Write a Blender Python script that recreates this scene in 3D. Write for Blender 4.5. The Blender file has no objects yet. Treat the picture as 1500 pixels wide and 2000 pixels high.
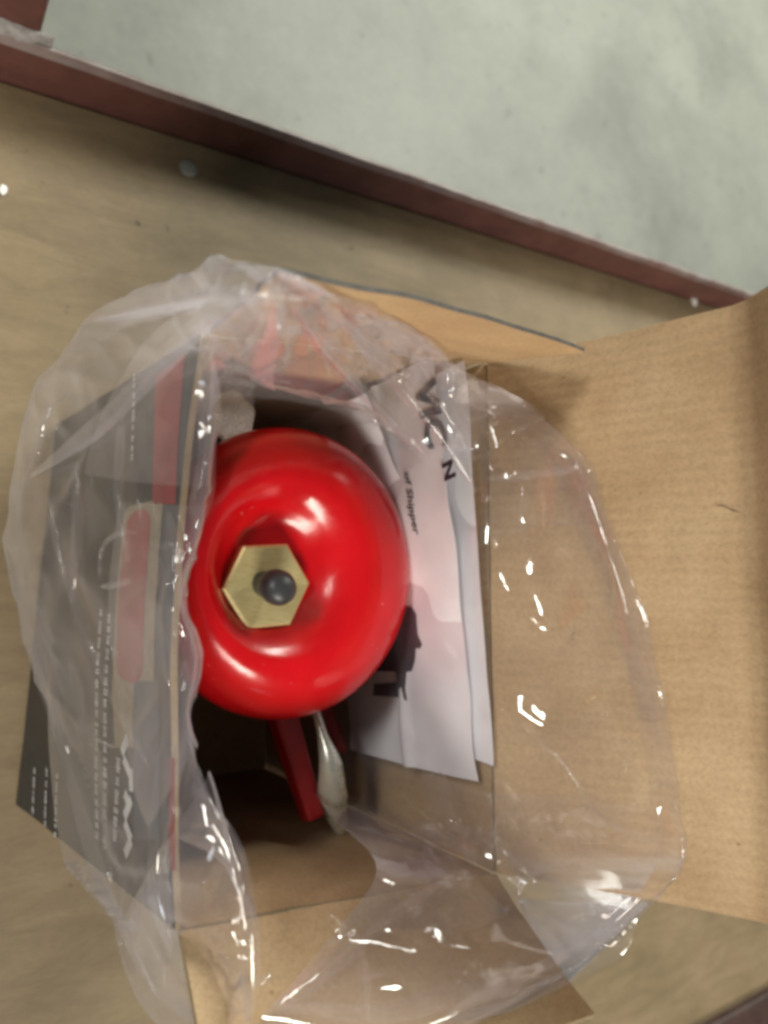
import bpy, bmesh, math, random
import numpy as np
from mathutils import Vector, Matrix, noise

random.seed(4)
rng = np.random.default_rng(4)
S = bpy.context.scene
COL = S.collection

# ------------------------------------------------------------------ camera
F_PX, HC = 1455.0, 0.72                      # focal length in photo pixels, camera height above the board
_d = np.array([-195 - 750, -(1110 - 1000), -F_PX]); _d /= np.linalg.norm(_d)
_u = -_d
_ex = np.array([1, 0, 0.]) - _u * _u[0]; _ex /= np.linalg.norm(_ex)
_ey = np.cross(_u, _ex)
RC = np.stack([_ex, _ey, _u])                # camera -> world
CAM = np.array([0, 0, HC])
cd = bpy.data.cameras.new('camera'); cam = bpy.data.objects.new('camera', cd); COL.objects.link(cam)
M4 = Matrix([[*RC[0], 0], [*RC[1], 0], [*RC[2], HC], [0, 0, 0, 1]])
cam.matrix_world = M4
cd.sensor_fit = 'VERTICAL'; cd.sensor_height = 36; cd.lens = 36 * F_PX / 2000
cd.clip_start = 0.01; cd.clip_end = 60
cd.dof.use_dof = True; cd.dof.focus_distance = 0.46; cd.dof.aperture_fstop = 5.0
S.camera = cam

# ------------------------------------------------------------------ world, lamps, exposure
W = bpy.data.worlds.new('World'); S.world = W; W.use_nodes = True
W.node_tree.nodes['Background'].inputs[0].default_value = (0.80, 0.86, 0.82, 1)
W.node_tree.nodes['Background'].inputs[1].default_value = 0.13

def lamp(name, loc, target, sx, sy, power, color):
    l = bpy.data.lights.new(name, 'AREA'); l.shape = 'RECTANGLE'; l.size = sx; l.size_y = sy
    l.energy = power; l.color = color
    o = bpy.data.objects.new(name, l); COL.objects.link(o); o.location = loc
    o.rotation_euler = (Vector(target) - Vector(loc)).to_track_quat('-Z', 'Y').to_euler()
    return o
T = (0.25, 0, 0.2)
lamp('hall_lamp_far', (2.8, 3.5, 2.95), T, 3.0, 0.6, 360, (0.99, 1.0, 0.90))
lamp('hall_lamp_near', (-0.5, -3.2, 2.8), T, 2.0, 0.75, 172, (1.0, 0.93, 0.80))
lamp('door_daylight', (0.25, -3.4, 1.15), T, 1.0, 0.4, 22, (0.86, 0.92, 1.0))
lamp('hall_lamp_side', (-3.2, 1.6, 2.9), T, 1.3, 0.5, 100, (1.0, 0.98, 0.9))
S.view_settings.view_transform = 'Standard'; S.view_settings.look = 'None'
S.view_settings.exposure = 0.0; S.view_settings.gamma = 1.0
S.render.engine = 'CYCLES'
cy = S.cycles
cy.transparent_max_bounces = 32; cy.max_bounces = 10; cy.caustics_reflective = False; cy.caustics_refractive = False
cy.filter_width = 3.5
try:
    cy.use_denoising = True; cy.denoiser = 'OPENIMAGEDENOISE'
except Exception: pass

# ------------------------------------------------------------------ helpers
def ray(px, py): return RC @ np.array([px - 750, -(py - 1000), -F_PX])
def P(px, py, z):
    v = ray(px, py); return CAM + v * ((z - HC) / v[2])
def Ppl(px, py, p0, n, off=0.0):             # where the line of sight meets a plane (offset along its normal)
    v = ray(px, py); n = np.array(n) / np.linalg.norm(n)
    return CAM + v * (np.dot(np.array(p0) + n * off - CAM, n) / np.dot(v, n))
def proj(p):
    c = RC.T @ (np.array(p) - CAM); return 750 + F_PX * c[0] / -c[2], 1000 - F_PX * c[1] / -c[2]
def find(fn, px, py):                        # parameters of a surface point seen at a photo pixel
    best = None
    for u in np.linspace(0, 1, 61):
        for v in np.linspace(0, 1, 61):
            q = proj(fn(u, v)); e = (q[0] - px) ** 2 + (q[1] - py) ** 2
            if best is None or e < best[0]: best = (e, u, v)
    for st in (1 / 160, 1 / 480, 1 / 1500):
        _, u0, v0 = best
        for du_ in (-2, -1, 0, 1, 2):
            for dv_ in (-2, -1, 0, 1, 2):
                u, v = u0 + du_ * st, v0 + dv_ * st; q = proj(fn(u, v)); e = (q[0] - px) ** 2 + (q[1] - py) ** 2
                if e < best[0]: best = (e, u, v)
    return best[1], best[2]

def link(name, me, mats, parent=None, smooth=False):
    o = bpy.data.objects.new(name, me); COL.objects.link(o)
    for m in (mats if isinstance(mats, (list, tuple)) else [mats]): me.materials.append(m)
    if parent is not None: o.parent = parent
    if smooth: me.polygons.foreach_set('use_smooth', [True] * len(me.polygons))
    return o
def mesh(name, v, f, mats, parent=None, smooth=False, mi=None):
    me = bpy.data.meshes.new(name); me.from_pydata([tuple(map(float, p)) for p in v], [], f); me.update()
    o = link(name, me, mats, parent, smooth)
    if mi is not None: me.polygons.foreach_set('material_index', mi)
    return o
def bm_obj(name, bm, mats, parent=None, smooth=False):
    me = bpy.data.meshes.new(name); bm.normal_update(); bm.to_mesh(me); bm.free()
    return link(name, me, mats, parent, smooth)
def tag(o, label=None, cat=None, group=None, kind=None):
    if label: o['label'] = label
    if cat: o['category'] = cat
    if group: o['group'] = group
    if kind: o['kind'] = kind
    return o
def empty(name, loc=(0, 0, 0)):
    o = bpy.data.objects.new(name, None); COL.objects.link(o); o.location = loc; o.empty_display_size = .02
    return o
def fixparent(o, par):                       # meshes are written in world space: undo the parent's offset
    o.parent = par; o.matrix_parent_inverse = Matrix.Translation(par.location).inverted(); return o
def box_bm(lo, hi, bev=0.0):
    bm = bmesh.new(); bmesh.ops.create_cube(bm, size=1)
    for v in bm.verts:
        v.co = Vector([lo[i] + (v.co[i] + .5) * (hi[i] - lo[i]) for i in range(3)])
    if bev: bmesh.ops.bevel(bm, geom=bm.edges[:], offset=bev, segments=2, affect='EDGES', profile=.5)
    return bm
def slab(name, fn, t, nu, nv, mats, parent=None, umax=1.0, vmax=1.0):
    """A sheet with thickness: fn(u, v) is face A, face B lies t along the normal. Materials: A, B, cut edge."""
    us = np.linspace(0, umax, nu + 1); vs = np.linspace(0, vmax, nv + 1)
    A = np.array([[fn(u, v) for v in vs] for u in us]); e = 1e-3
    N = np.array([[np.cross(np.array(fn(u + e, v)) - np.array(fn(u - e, v)), np.array(fn(u, v + e)) - np.array(fn(u, v - e))) for v in vs] for u in us])
    N /= np.linalg.norm(N, axis=2, keepdims=True)
    B = A + N * t
    V = np.concatenate([A.reshape(-1, 3), B.reshape(-1, 3)]); n = (nu + 1) * (nv + 1)
    I = lambda i, j: i * (nv + 1) + j
    f, mi = [], []
    for i in range(nu):
        for j in range(nv):
            a, b, c, d = I(i, j), I(i + 1, j), I(i + 1, j + 1), I(i, j + 1)
            f.append((d, c, b, a)); mi.append(0); f.append((a + n, b + n, c + n, d + n)); mi.append(1)
    for i in range(nu):
        for j in (0, nv):
            a, b = I(i, j), I(i + 1, j); f.append((a, b, b + n, a + n) if j == 0 else (b, a, a + n, b + n)); mi.append(2)
    for j in range(nv):
        for i in (0, nu):
            a, b = I(i, j), I(i, j + 1); f.append((b, a, a + n, b + n) if i == 0 else (a, b, b + n, a + n)); mi.append(2)
    o = mesh(name, V, f, mats, parent, True, mi)
    o.data.set_sharp_from_angle(angle=math.radians(50))
    return o
def bil(a, b, c, d):                         # a(0,0) b(1,0) c(1,1) d(0,1)
    a, b, c, d = map(np.array, (a, b, c, d))
    return lambda u, v: a * (1 - u) * (1 - v) + b * u * (1 - v) + c * u * v + d * (1 - u) * v
def nz(x, y, z=0): return noise.noise(Vector((x, y, z)))

# ------------------------------------------------------------------ materials
def nt(name):
    m = bpy.data.materials.new(name); m.use_nodes = True; t = m.node_tree
    return m, t, t.nodes, t.links, t.nodes['Principled BSDF']
def tex(nodes, links, kind, scale, vec=None, **kw):
    n = nodes.new('ShaderNodeTex' + kind)
    n.inputs['Scale'].default_value = scale
    for k, v in kw.items():
        n.inputs[k].default_value = v
    if vec is not None: links.new(vec, n.inputs['Vector'])
    return n
def coords(nodes, links, scale=(1, 1, 1), rot=(0, 0, 0)):
    tc = nodes.new('ShaderNodeTexCoord'); mp = nodes.new('ShaderNodeMapping')
    mp.inputs['Scale'].default_value = scale; mp.inputs['Rotation'].default_value = rot
    links.new(tc.outputs['Object'], mp.inputs['Vector']); return mp.outputs['Vector']
def ramp(nodes, links, src, stops):
    r = nodes.new('ShaderNodeValToRGB'); el = r.color_ramp.elements
    while len(el) < len(stops): el.new(.5)
    for e, (p, c) in zip(el, stops): e.position = p; e.color = (*c, 1) if len(c) == 3 else c
    links.new(src, r.inputs['Fac']); return r.outputs['Color']
def mix(nodes, links, fac, a, b, mode='MIX'):
    n = nodes.new('ShaderNodeMix'); n.data_type = 'RGBA'; n.blend_type = mode
    for s, v in ((n.inputs['Factor'], fac), (n.inputs[6], a), (n.inputs[7], b)):
        if hasattr(v, 'is_output'): links.new(v, s)
        elif isinstance(v, (int, float)): s.default_value = v
        else: s.default_value = (*v, 1)
    return n.outputs[2]
def bump(nodes, links, src, strength, dist, bs):
    b = nodes.new('ShaderNodeBump'); b.inputs['Strength'].default_value = strength; b.inputs['Distance'].default_value = dist
    links.new(src, b.inputs['Height']); links.new(b.outputs['Normal'], bs.inputs['Normal']); return b

def kraft(name, dark, light, flute=None):
    m, t, n, l, bs = nt(name)
    v = coords(n, l)
    big = tex(n, l, 'Noise', 14, v, Detail=4, Roughness=.6)
    c = ramp(n, l, big.outputs['Fac'], [(.3, dark), (.72, light)])
    vf = coords(n, l, (1, 1, 1))
    fib = tex(n, l, 'Noise', 420, vf, Detail=5, Roughness=.7)
    fc = ramp(n, l, fib.outputs['Fac'], [(.3, (.62, .60, .56)), (.55, (1, 1, 1)), (.78, (1.18, 1.18, 1.16))])
    c = mix(n, l, .55, c, fc, 'MULTIPLY')
    sp = tex(n, l, 'Noise', 95, v, Detail=2)
    sc = ramp(n, l, sp.outputs['Fac'], [(.2, (.3, .24, .18)), (.27, (1, 1, 1))])
    c = mix(n, l, .8, c, sc, 'MULTIPLY')
    l.new(c, bs.inputs['Base Color']); bs.inputs['Roughness'].default_value = .78
    bs.inputs['Specular IOR Level'].default_value = .3
    h = n.new('ShaderNodeMath'); h.operation = 'ADD'
    wv = n.new('ShaderNodeTexWave'); wv.bands_direction = flute or 'Y'; wv.inputs['Scale'].default_value = 42
    wv.inputs['Distortion'].default_value = 1.6; wv.inputs['Detail'].default_value = 1; l.new(v, wv.inputs['Vector'])
    ml = n.new('ShaderNodeMath'); ml.operation = 'MULTIPLY'; ml.inputs[1].default_value = .35; l.new(wv.outputs['Fac'], ml.inputs[0])
    l.new(ml.outputs[0], h.inputs[0]); l.new(fib.outputs['Fac'], h.inputs[1])
    bump(n, l, h.outputs[0], .35, .0012, bs)
    return m
KRAFT = kraft('kraft_board', (.39, .263, .145), (.52, .375, .225))
KRAFT_EDGE = kraft('kraft_cut_edge', (.24, .17, .10), (.38, .29, .18), 'X')

def simple(name, col, rough, metal=0.0, spec=.5, coat=0.0, nscale=60, var=.18, bumpv=0.0):
    m, t, n, l, bs = nt(name); v = coords(n, l)
    x = tex(n, l, 'Noise', nscale, v, Detail=5, Roughness=.65)
    lo = tuple(c * (1 - var) for c in col); hi = tuple(min(1, c * (1 + var)) for c in col)
    l.new(ramp(n, l, x.outputs['Fac'], [(.3, lo), (.7, hi)]), bs.inputs['Base Color'])
    bs.inputs['Metallic'].default_value = metal; bs.inputs['Specular IOR Level'].default_value = spec
    bs.inputs['Coat Weight'].default_value = coat; bs.inputs['Coat Roughness'].default_value = .12
    rr = n.new('ShaderNodeMapRange'); rr.inputs['To Min'].default_value = max(0, rough - .08); rr.inputs['To Max'].default_value = rough + .08
    l.new(x.outputs['Fac'], rr.inputs['Value']); l.new(rr.outputs[0], bs.inputs['Roughness'])
    if bumpv: bump(n, l, x.outputs['Fac'], bumpv, .001, bs)
    return m
PRINT_DARK = simple('dark_print', (.024, .027, .031), .42, nscale=120, var=.35)
PRINT_RED = simple('red_print', (.27, .012, .022), .4, nscale=90, var=.2)
PRINT_WHITE = simple('white_print', (.60, .61, .62), .5, nscale=300, var=.25)
PRINT_TAN = simple('unprinted_tan', (.27, .22, .15), .6, nscale=160, var=.2)
PRINT_SLATE = simple('slate_print', (.05, .062, .085), .42, nscale=100, var=.25)
EDGE_GREY = simple('grey_cut_edge', (.050, .047, .044), .6, nscale=150, var=.5)
def enamel():
    m, t, n, l, bs = nt('red_enamel'); v = coords(n, l)
    a = tex(n, l, 'Noise', 18, v, Detail=5, Roughness=.6); b = tex(n, l, 'Noise', 85, v, Detail=4, Roughness=.6)
    c = ramp(n, l, a.outputs['Fac'], [(.3, (.46, .004, .008)), (.7, (.60, .005, .010))])
    d = tex(n, l, 'Noise', 240, v, Detail=2)
    c = mix(n, l, .5, c, ramp(n, l, d.outputs['Fac'], [(.72, (0, 0, 0)), (.80, (.30, .22, .2))]), 'ADD')
    l.new(c, bs.inputs['Base Color']); bs.inputs['Specular IOR Level'].default_value = .42
    l.new(ramp(n, l, a.outputs['Fac'], [(.35, (.10, .10, .10)), (.68, (.25, .25, .25))]), bs.inputs['Roughness'])
    h = n.new('ShaderNodeMath'); h.operation = 'MULTIPLY_ADD'; h.inputs[1].default_value = .35; l.new(b.outputs['Fac'], h.inputs[0]); l.new(a.outputs['Fac'], h.inputs[2])
    bump(n, l, h.outputs[0], .10, .004, bs)
    return m
RED = enamel()
RED_DULL = simple('red_casting', (.34, .008, .012), .45, nscale=80, var=.25, bumpv=.2)
STEEL = simple('zinc_steel', (.60, .63, .66), .26, metal=.85, nscale=120, var=.15)
BLACK = simple('black_knob', (.030, .032, .036), .42, nscale=200, var=.3)
PAPER_INK = simple('paper_ink', (.032, .024, .034), .6, nscale=200, var=.3)
PAPER_INK_BLUE = simple('paper_ink_blue', (.10, .115, .145), .6, nscale=200, var=.3)

def paper_mat():
    m, t, n, l, bs = nt('office_paper'); v = coords(n, l)
    x = tex(n, l, 'Noise', 30, v, Detail=4)
    l.new(ramp(n, l, x.outputs['Fac'], [(.3, (.76, .76, .81)), (.7, (.86, .86, .91))]), bs.inputs['Base Color'])
    bs.inputs['Roughness'].default_value = .65; bs.inputs['Specular IOR Level'].default_value = .3
    return m
PAPER = paper_mat()

def brass_mat():
    m, t, n, l, bs = nt('brass'); v = coords(n, l, (1, 6, 1))
    x = tex(n, l, 'Noise', 160, v, Detail=6, Roughness=.7)
    l.new(ramp(n, l, x.outputs['Fac'], [(.25, (.56, .47, .20)), (.75, (.82, .73, .42))]), bs.inputs['Base Color'])
    bs.inputs['Metallic'].default_value = .7; bs.inputs['Roughness'].default_value = .45
    bump(n, l, x.outputs['Fac'], .25, .0008, bs)
    return m
BRASS = brass_mat()

def wood_mat():
    m, t, n, l, bs = nt('plywood')
    v = coords(n, l, (2.2, 9, 1))
    g = tex(n, l, 'Noise', 4.5, v, Detail=8, Roughness=.68, Distortion=.9)
    c = ramp(n, l, g.outputs['Fac'], [(.22, (.155, .110, .062)), (.5, (.21, .153, .087)), (.78, (.265, .197, .115))])
    v2 = coords(n, l)
    d = tex(n, l, 'Noise', 5, v2, Detail=6, Roughness=.6)
    c = mix(n, l, 1.0, c, ramp(n, l, d.outputs['Fac'], [(.3, (.72, .73, .70)), (.62, (1, 1, 1))]), 'MULTIPLY')
    s = tex(n, l, 'Noise', 70, v2, Detail=3)
    c = mix(n, l, .8, c, ramp(n, l, s.outputs['Fac'], [(.24, (.25, .22, .18)), (.30, (1, 1, 1))]), 'MULTIPLY')
    fv = coords(n, l, (1, 5, 1)); fg = tex(n, l, 'Noise', 110, fv, Detail=6, Roughness=.75)
    c = mix(n, l, .6, c, ramp(n, l, fg.outputs['Fac'], [(.3, (.72, .70, .66)), (.55, (1, 1, 1)), (.75, (1.15, 1.14, 1.12))]), 'MULTIPLY')
    l.new(c, bs.inputs['Base Color']); bs.inputs['Roughness'].default_value = .7
    bump(n, l, g.outputs['Fac'], .2, .002, bs)
    return m
WOOD = wood_mat()

def rail_mat():
    m, t, n, l, bs = nt('maroon_paint'); v = coords(n, l)
    x = tex(n, l, 'Noise', 22, v, Detail=6, Roughness=.7)
    c = ramp(n, l, x.outputs['Fac'], [(.3, (.075, .030, .024)), (.55, (.122, .047, .037)), (.78, (.155, .066, .053))])
    # settled dust: it lies on faces that look up
    geo = n.new('ShaderNodeNewGeometry'); sx = n.new('ShaderNodeSeparateXYZ'); l.new(geo.outputs['Normal'], sx.inputs[0])
    mr = n.new('ShaderNodeMapRange'); mr.inputs['From Min'].default_value = .35; mr.inputs['From Max'].default_value = .95; l.new(sx.outputs['Z'], mr.inputs['Value'])
    x2 = tex(n, l, 'Noise', 40, v, Detail=4)
    mu = n.new('ShaderNodeMath'); mu.operation = 'MULTIPLY'; l.new(mr.outputs[0], mu.inputs[0])
    mm = n.new('ShaderNodeMapRange'); mm.inputs['From Min'].default_value = .3; mm.inputs['From Max'].default_value = .6; mm.inputs['To Min'].default_value = .35; l.new(x2.outputs['Fac'], mm.inputs['Value'])
    l.new(mm.outputs[0], mu.inputs[1])
    c = mix(n, l, mu.outputs[0], c, (.30, .27, .25))
    l.new(c, bs.inputs['Base Color']); bs.inputs['Roughness'].default_value = .55
    bump(n, l, x.outputs['Fac'], .3, .002, bs)
    return m
RAIL = rail_mat()

def concrete_mat():
    m, t, n, l, bs = nt('concrete'); v = coords(n, l)
    a = tex(n, l, 'Noise', 2.2, v, Detail=8, Roughness=.6)
    c = ramp(n, l, a.outputs['Fac'], [(.28, (.160, .165, .142)), (.5, (.232, .236, .205)), (.72, (.272, .276, .242))])
    b = tex(n, l, 'Noise', 12, v, Detail=6, Roughness=.7)
    c = mix(n, l, .6, c, ramp(n, l, b.outputs['Fac'], [(.3, (.82, .83, .82)), (.6, (1, 1, 1))]), 'MULTIPLY')
    s = tex(n, l, 'Noise', 24, v, Detail=3)
    c = mix(n, l, .5, c, ramp(n, l, s.outputs['Fac'], [(.25, (.35, .36, .33)), (.33, (1, 1, 1))]), 'MULTIPLY')
    fg = tex(n, l, 'Noise', 70, v, Detail=6, Roughness=.8)
    c = mix(n, l, .5, c, ramp(n, l, fg.outputs['Fac'], [(.3, (.78, .78, .77)), (.55, (1, 1, 1)), (.75, (1.12, 1.12, 1.12))]), 'MULTIPLY')
    l.new(c, bs.inputs['Base Color']); bs.inputs['Roughness'].default_value = .6
    bump(n, l, b.outputs['Fac'], .15, .004, bs)
    return m
CONCRETE = concrete_mat()

def film_mat():
    m, t, n, l, bs = nt('clear_film'); n.remove(bs)
    out = n['Material Output']
    tr = n.new('ShaderNodeBsdfTransparent'); tr.inputs[0].default_value = (1, .995, 1, 1)
    df = n.new('ShaderNodeBsdfDiffuse'); df.inputs[0].default_value = (.88, .85, .92, 1)
    tl = n.new('ShaderNodeBsdfTranslucent'); tl.inputs[0].default_value = (.88, .85, .92, 1)
    hz = n.new('ShaderNodeMixShader'); hz.inputs[0].default_value = .5
    l.new(df.outputs[0], hz.inputs[1]); l.new(tl.outputs[0], hz.inputs[2])
    gl = n.new('ShaderNodeBsdfGlossy'); gl.inputs['Roughness'].default_value = .085; gl.inputs[0].default_value = (1, 1, 1, 1)
    lw = n.new('ShaderNodeLayerWeight'); lw.inputs['Blend'].default_value = .5
    pw = n.new('ShaderNodeMath'); pw.operation = 'POWER'; pw.inputs[1].default_value = 2.9; l.new(lw.outputs['Facing'], pw.inputs[0])
    mr = n.new('ShaderNodeMapRange'); mr.inputs['To Min'].default_value = .048; mr.inputs['To Max'].default_value = .54; l.new(pw.outputs[0], mr.inputs['Value'])
    v = coords(n, l); x = tex(n, l, 'Noise', 16, v, Detail=3); vs_ = coords(n, l, (2.2, .8, 1.2), (.3, .5, .6))
    xr = n.new('ShaderNodeMapRange'); xr.inputs['To Min'].default_value = .6; xr.inputs['To Max'].default_value = 1.4; l.new(x.outputs['Fac'], xr.inputs['Value'])
    mu = n.new('ShaderNodeMath'); mu.operation = 'MULTIPLY'; l.new(mr.outputs[0], mu.inputs[0]); l.new(xr.outputs[0], mu.inputs[1])
    m1 = n.new('ShaderNodeMixShader'); l.new(mu.outputs[0], m1.inputs[0]); l.new(tr.outputs[0], m1.inputs[1]); l.new(hz.outputs[0], m1.inputs[2])
    p5 = n.new('ShaderNodeMath'); p5.operation = 'POWER'; p5.inputs[1].default_value = 4.0; l.new(lw.outputs['Facing'], p5.inputs[0])
    f2 = n.new('ShaderNodeMapRange'); f2.inputs['To Min'].default_value = .07; f2.inputs['To Max'].default_value = .8; l.new(p5.outputs[0], f2.inputs['Value'])
    m2 = n.new('ShaderNodeMixShader'); l.new(f2.outputs[0], m2.inputs[0]); l.new(m1.outputs[0], m2.inputs[1]); l.new(gl.outputs[0], m2.inputs[2])
    x3 = tex(n, l, 'Noise', 22, vs_, Detail=5, Roughness=.6, Distortion=.6)
    b = n.new('ShaderNodeBump'); b.inputs['Strength'].default_value = .13; b.inputs['Distance'].default_value = .002
    l.new(x3.outputs['Fac'], b.inputs['Height']); l.new(b.outputs['Normal'], gl.inputs['Normal'])
    l.new(m2.outputs[0], out.inputs['Surface'])
    return m
FILM = film_mat()

# ------------------------------------------------------------------ the setting
bm = bmesh.new(); bmesh.ops.create_grid(bm, x_segments=8, y_segments=8, size=9)
for v in bm.verts: v.co.z = -0.62
tag(bm_obj('floor', bm, CONCRETE), kind='structure', label='pale greenish grey concrete floor beyond the rail')

# board with its screw and chips of paint
board = empty('shelf_board', (0.6, -.1, -.018))
fixparent(bm_obj('board_panel', box_bm((-.6, -.70, -.018), (2.2, .4345, 0), .0015), WOOD), board)
def screw(p, r, mat):
    bm = bmesh.new(); N = 20; prof = [(0, .0016), (r * .55, .0015), (r * .9, .0009), (r, 0)]
    rings = [[bm.verts.new((p[0] + a * math.cos(2 * math.pi * k / N), p[1] + a * math.sin(2 * math.pi * k / N), p[2] + h)) for k in range(N)] if a else [bm.verts.new((p[0], p[1], p[2] + h))] for a, h in prof]
    for a, b in zip(rings, rings[1:]):
        for k in range(N):
            bm.faces.new((a[0], b[k], b[(k + 1) % N]) if len(a) == 1 else (a[k], b[k], b[(k + 1) % N], a[(k + 1) % N]))
    return bm
fixparent(bm_obj('screw_head', screw(P(368, 328, 0.0005), .0095, STEEL), simple('dull_zinc', (.30, .30, .27), .6, metal=.3), smooth=True), board)
for px, py, sx, sy in ((1356, 582, .007, .012), (1353, 547, .005, .006), (6, 371, .003, .005)):
    c = P(px, py, .001); N = 9
    top = [(c[0] + sx * math.cos(k * 2 * math.pi / N) * random.uniform(.7, 1.2), c[1] + sy * math.sin(k * 2 * math.pi / N) * random.uniform(.7, 1.2), .0022) for k in range(N)]
    bot = [(x, y, .0) for x, y, _ in top]
    fixparent(mesh('paint_chip', top + bot, [tuple(range(N))] + [(k, k + N, (k + 1) % N + N, (k + 1) % N) for k in range(N)], simple('white_chip', (.8, .8, .78), .6)), board)
tag(board, 'worn tan plywood shelf board under the cardboard box', 'shelf board')

# steel rack frame
frame = empty('rack_frame', (0.1, .44, 0))
def rail(y0, y1, zt, x0=-.6, x1=2.3):
    bm = bmesh.new(); n = 60; prof = [(y0, -.05), (y0, zt - .006), (y0 + .0045, zt), (y1 - .003, zt), (y1, zt - .003), (y1, -.05)]
    rows = []
    for i in range(n + 1):
        x = x0 + (x1 - x0) * i / n
        rows.append([bm.verts.new((x, y + .0012 * nz(x * 9, y * 50, 3), z + .0010 * nz(x * 12, z * 40, 7))) for y, z in prof])
    for a, b in zip(rows, rows[1:]):
        for k in range(len(prof)):
            bm.faces.new((a[k], a[(k + 1) % len(prof)], b[(k + 1) % len(prof)], b[k]))
    bm.faces.new(rows[0][::-1]); bm.faces.new(rows[-1]); return bm
r1 = fixparent(bm_obj('rail', rail(.4365, .4460, .0575), RAIL), frame)
r1.rotation_euler = (0, 0, 0)
fixparent(bm_obj('rail', rail(-.86, -.676, .012), simple('dark_maroon', (.045, .022, .018), .6, nscale=30, var=.4)), frame)
# vertical post at the corner, welded to the rail
pb = P(80, 68, .062)
fixparent(bm_obj('post', box_bm((pb[0] - .16, .4485, -.3), (pb[0], .52, 1.1), .004), RAIL), frame)
wv, wf = [], []
for i in range(30):
    x = pb[0] - .15 + .16 * i / 29
    for k in range(6):
        a = k / 5 * math.pi / 2; r = .010 + .003 * nz(x * 90, k, 2)
        wv.append((x, .4480 - r * .75 * math.cos(a) * (1 if i < 27 else .5), .0565 + r * math.sin(a)))
for i in range(29):
    for k in range(5): q = i * 6 + k; wf.append((q, q + 6, q + 7, q + 1))
fixparent(mesh('weld_bead', wv, wf, simple('dusty_weld', (.30, .28, .27), .7, nscale=150, var=.3, bumpv=.4), smooth=True), frame)
tag(frame, 'maroon painted steel rack rail and post edging the shelf board', 'rack frame')

# ------------------------------------------------------------------ cardboard box
H = .333
A_, B_, R1_, R2_ = (.132, .127), (.1245, -.183), (.334, .142), (.337, -.200)
C_, D_ = (.091, -.201), (.113, .129)
R1b, R2b = (.318, .136), (.322, -.204)
TH = .0038
carton = empty('cardboard_box', (.22, -.03, 0))
def warp(fn, n, amp, seed, f=2.2):
    n = np.array(n, float)
    def g(u, v): return fn(u, v) + n * (amp * (nz(u * f, v * f, seed) + .45 * nz(u * f * 3, v * f * 3, seed + 5)))
    return g
z3 = lambda p, z: (p[0], p[1], z)
# left wall: face A is the printed outside
left_fn0 = warp(bil(z3(C_, .001), z3(D_, .001), z3(A_, H), z3(B_, H)), (1, 0, 0), .0018, 3)
def left_fn(u, v): return left_fn0(u, v) + np.array((-.009 * math.sin(math.pi * min(1, max(0, u))) * v, 0, 0))
fixparent(slab('wall', lambda u, v: left_fn(u, v), TH, 30, 30, [PRINT_DARK, KRAFT, KRAFT_EDGE]), carton)
lw_obj = bpy.data.objects['wall']; lw_obj['label'] = 'dark printed wall of the box'
right_fn = warp(bil(z3(R2b, .001), z3(R1b, .001), z3(R1_, H), z3(R2_, H)), (1, 0, 0), .0015, 8)
fixparent(slab('wall', right_fn, TH, 20, 20, [KRAFT, PRINT_DARK, KRAFT_EDGE]), carton)
# the long-side walls: inner faces seen, printed outside
def wall_between(p0, p1, b0, b1, seed, flip):
    fn = warp(bil(z3(b0, .001), z3(b1, .001), z3(p1, H - .001), z3(p0, H - .001)), (0, 1, 0), .0018, seed)
    return fn
back_fn = wall_between((A_[0] + .0045, A_[1]), (R1_[0] - .001, R1_[1]), (D_[0] + .0045, D_[1]), (R1b[0] - .001, R1b[1]), 12, 0)
fixparent(slab('wall', back_fn, -TH, 20, 20, [KRAFT, PRINT_DARK, KRAFT_EDGE]), carton)
front_fn = wall_between((B_[0] + .0045, B_[1]), (R2_[0] - .001, R2_[1]), (C_[0] + .0045, C_[1]), (R2b[0] - .001, R2b[1]), 15, 1)
fixparent(slab('wall', front_fn, TH, 20, 20, [KRAFT, PRINT_DARK, KRAFT_EDGE]), carton)
fixparent(slab('bottom', bil((C_[0] + .005, C_[1] + .002, .006), (R2b[0] - .003, R2b[1] + .002, .006), (R1b[0] - .003, R1b[1] - .002, .006), (D_[0] + .005, D_[1] - .002, .006)), -.004, 4, 4, [KRAFT, KRAFT, KRAFT_EDGE]), carton)
# flaps
RF = bil((R2_[0], R2_[1], H + .002), (R1_[0], R1_[1], H + .002), (.376, .143, .495), (.428, -.204, .466))
def rflap(u, v):
    p = RF(u, min(v, 1.0))
    if v > 1:
        d = RF(u, 1.0) - RF(u, 0); d = d / np.linalg.norm(d); a = math.radians(-42)
        d2 = np.array([d[0] * math.cos(a) + d[2] * math.sin(a), d[1], d[2] * math.cos(a) - d[0] * math.sin(a)])
        p = p + d2 * (v - 1) * .165
    bow = .0035 * math.sin(math.pi * min(v, 1)) + .0015 * nz(u * 3, v * 3, 21) + .0006 * nz(u * 11, v * 9, 22)
    cr = -.0016 * math.exp(-((v - 1) / .018) ** 2)
    return p + np.array([bow + cr, 0, 0])
fixparent(slab('flap', rflap, TH, 40, 60, [KRAFT, PRINT_DARK, KRAFT_EDGE], vmax=1.42), carton)
RFN = np.cross(np.array((.376, .143, .495)) - np.array((R2_[0], R2_[1], H)), np.array((R1_[0], R1_[1], H)) - np.array((R2_[0], R2_[1], H)))
if RFN[0] > 0: RFN = -RFN
RFN = RFN / np.linalg.norm(RFN); RF0 = np.array((R1_[0], R1_[1], H))
tlc = P(545, 533, .476)
BF = bil((A_[0] + .004, A_[1], H + .002), (R1_[0], R1_[1] - .001, H + .002), (.333, .127, .423), tuple(tlc))
def bflap(u, v):
    p = BF(u, v); c = .0035 * math.sin(math.pi * u) * v
    return p + np.array([0, c * .6 + .0015 * nz(u * 4, v * 4, 31), c * .9 + .003 * v * nz(u * 5, 0, 33)])
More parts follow.
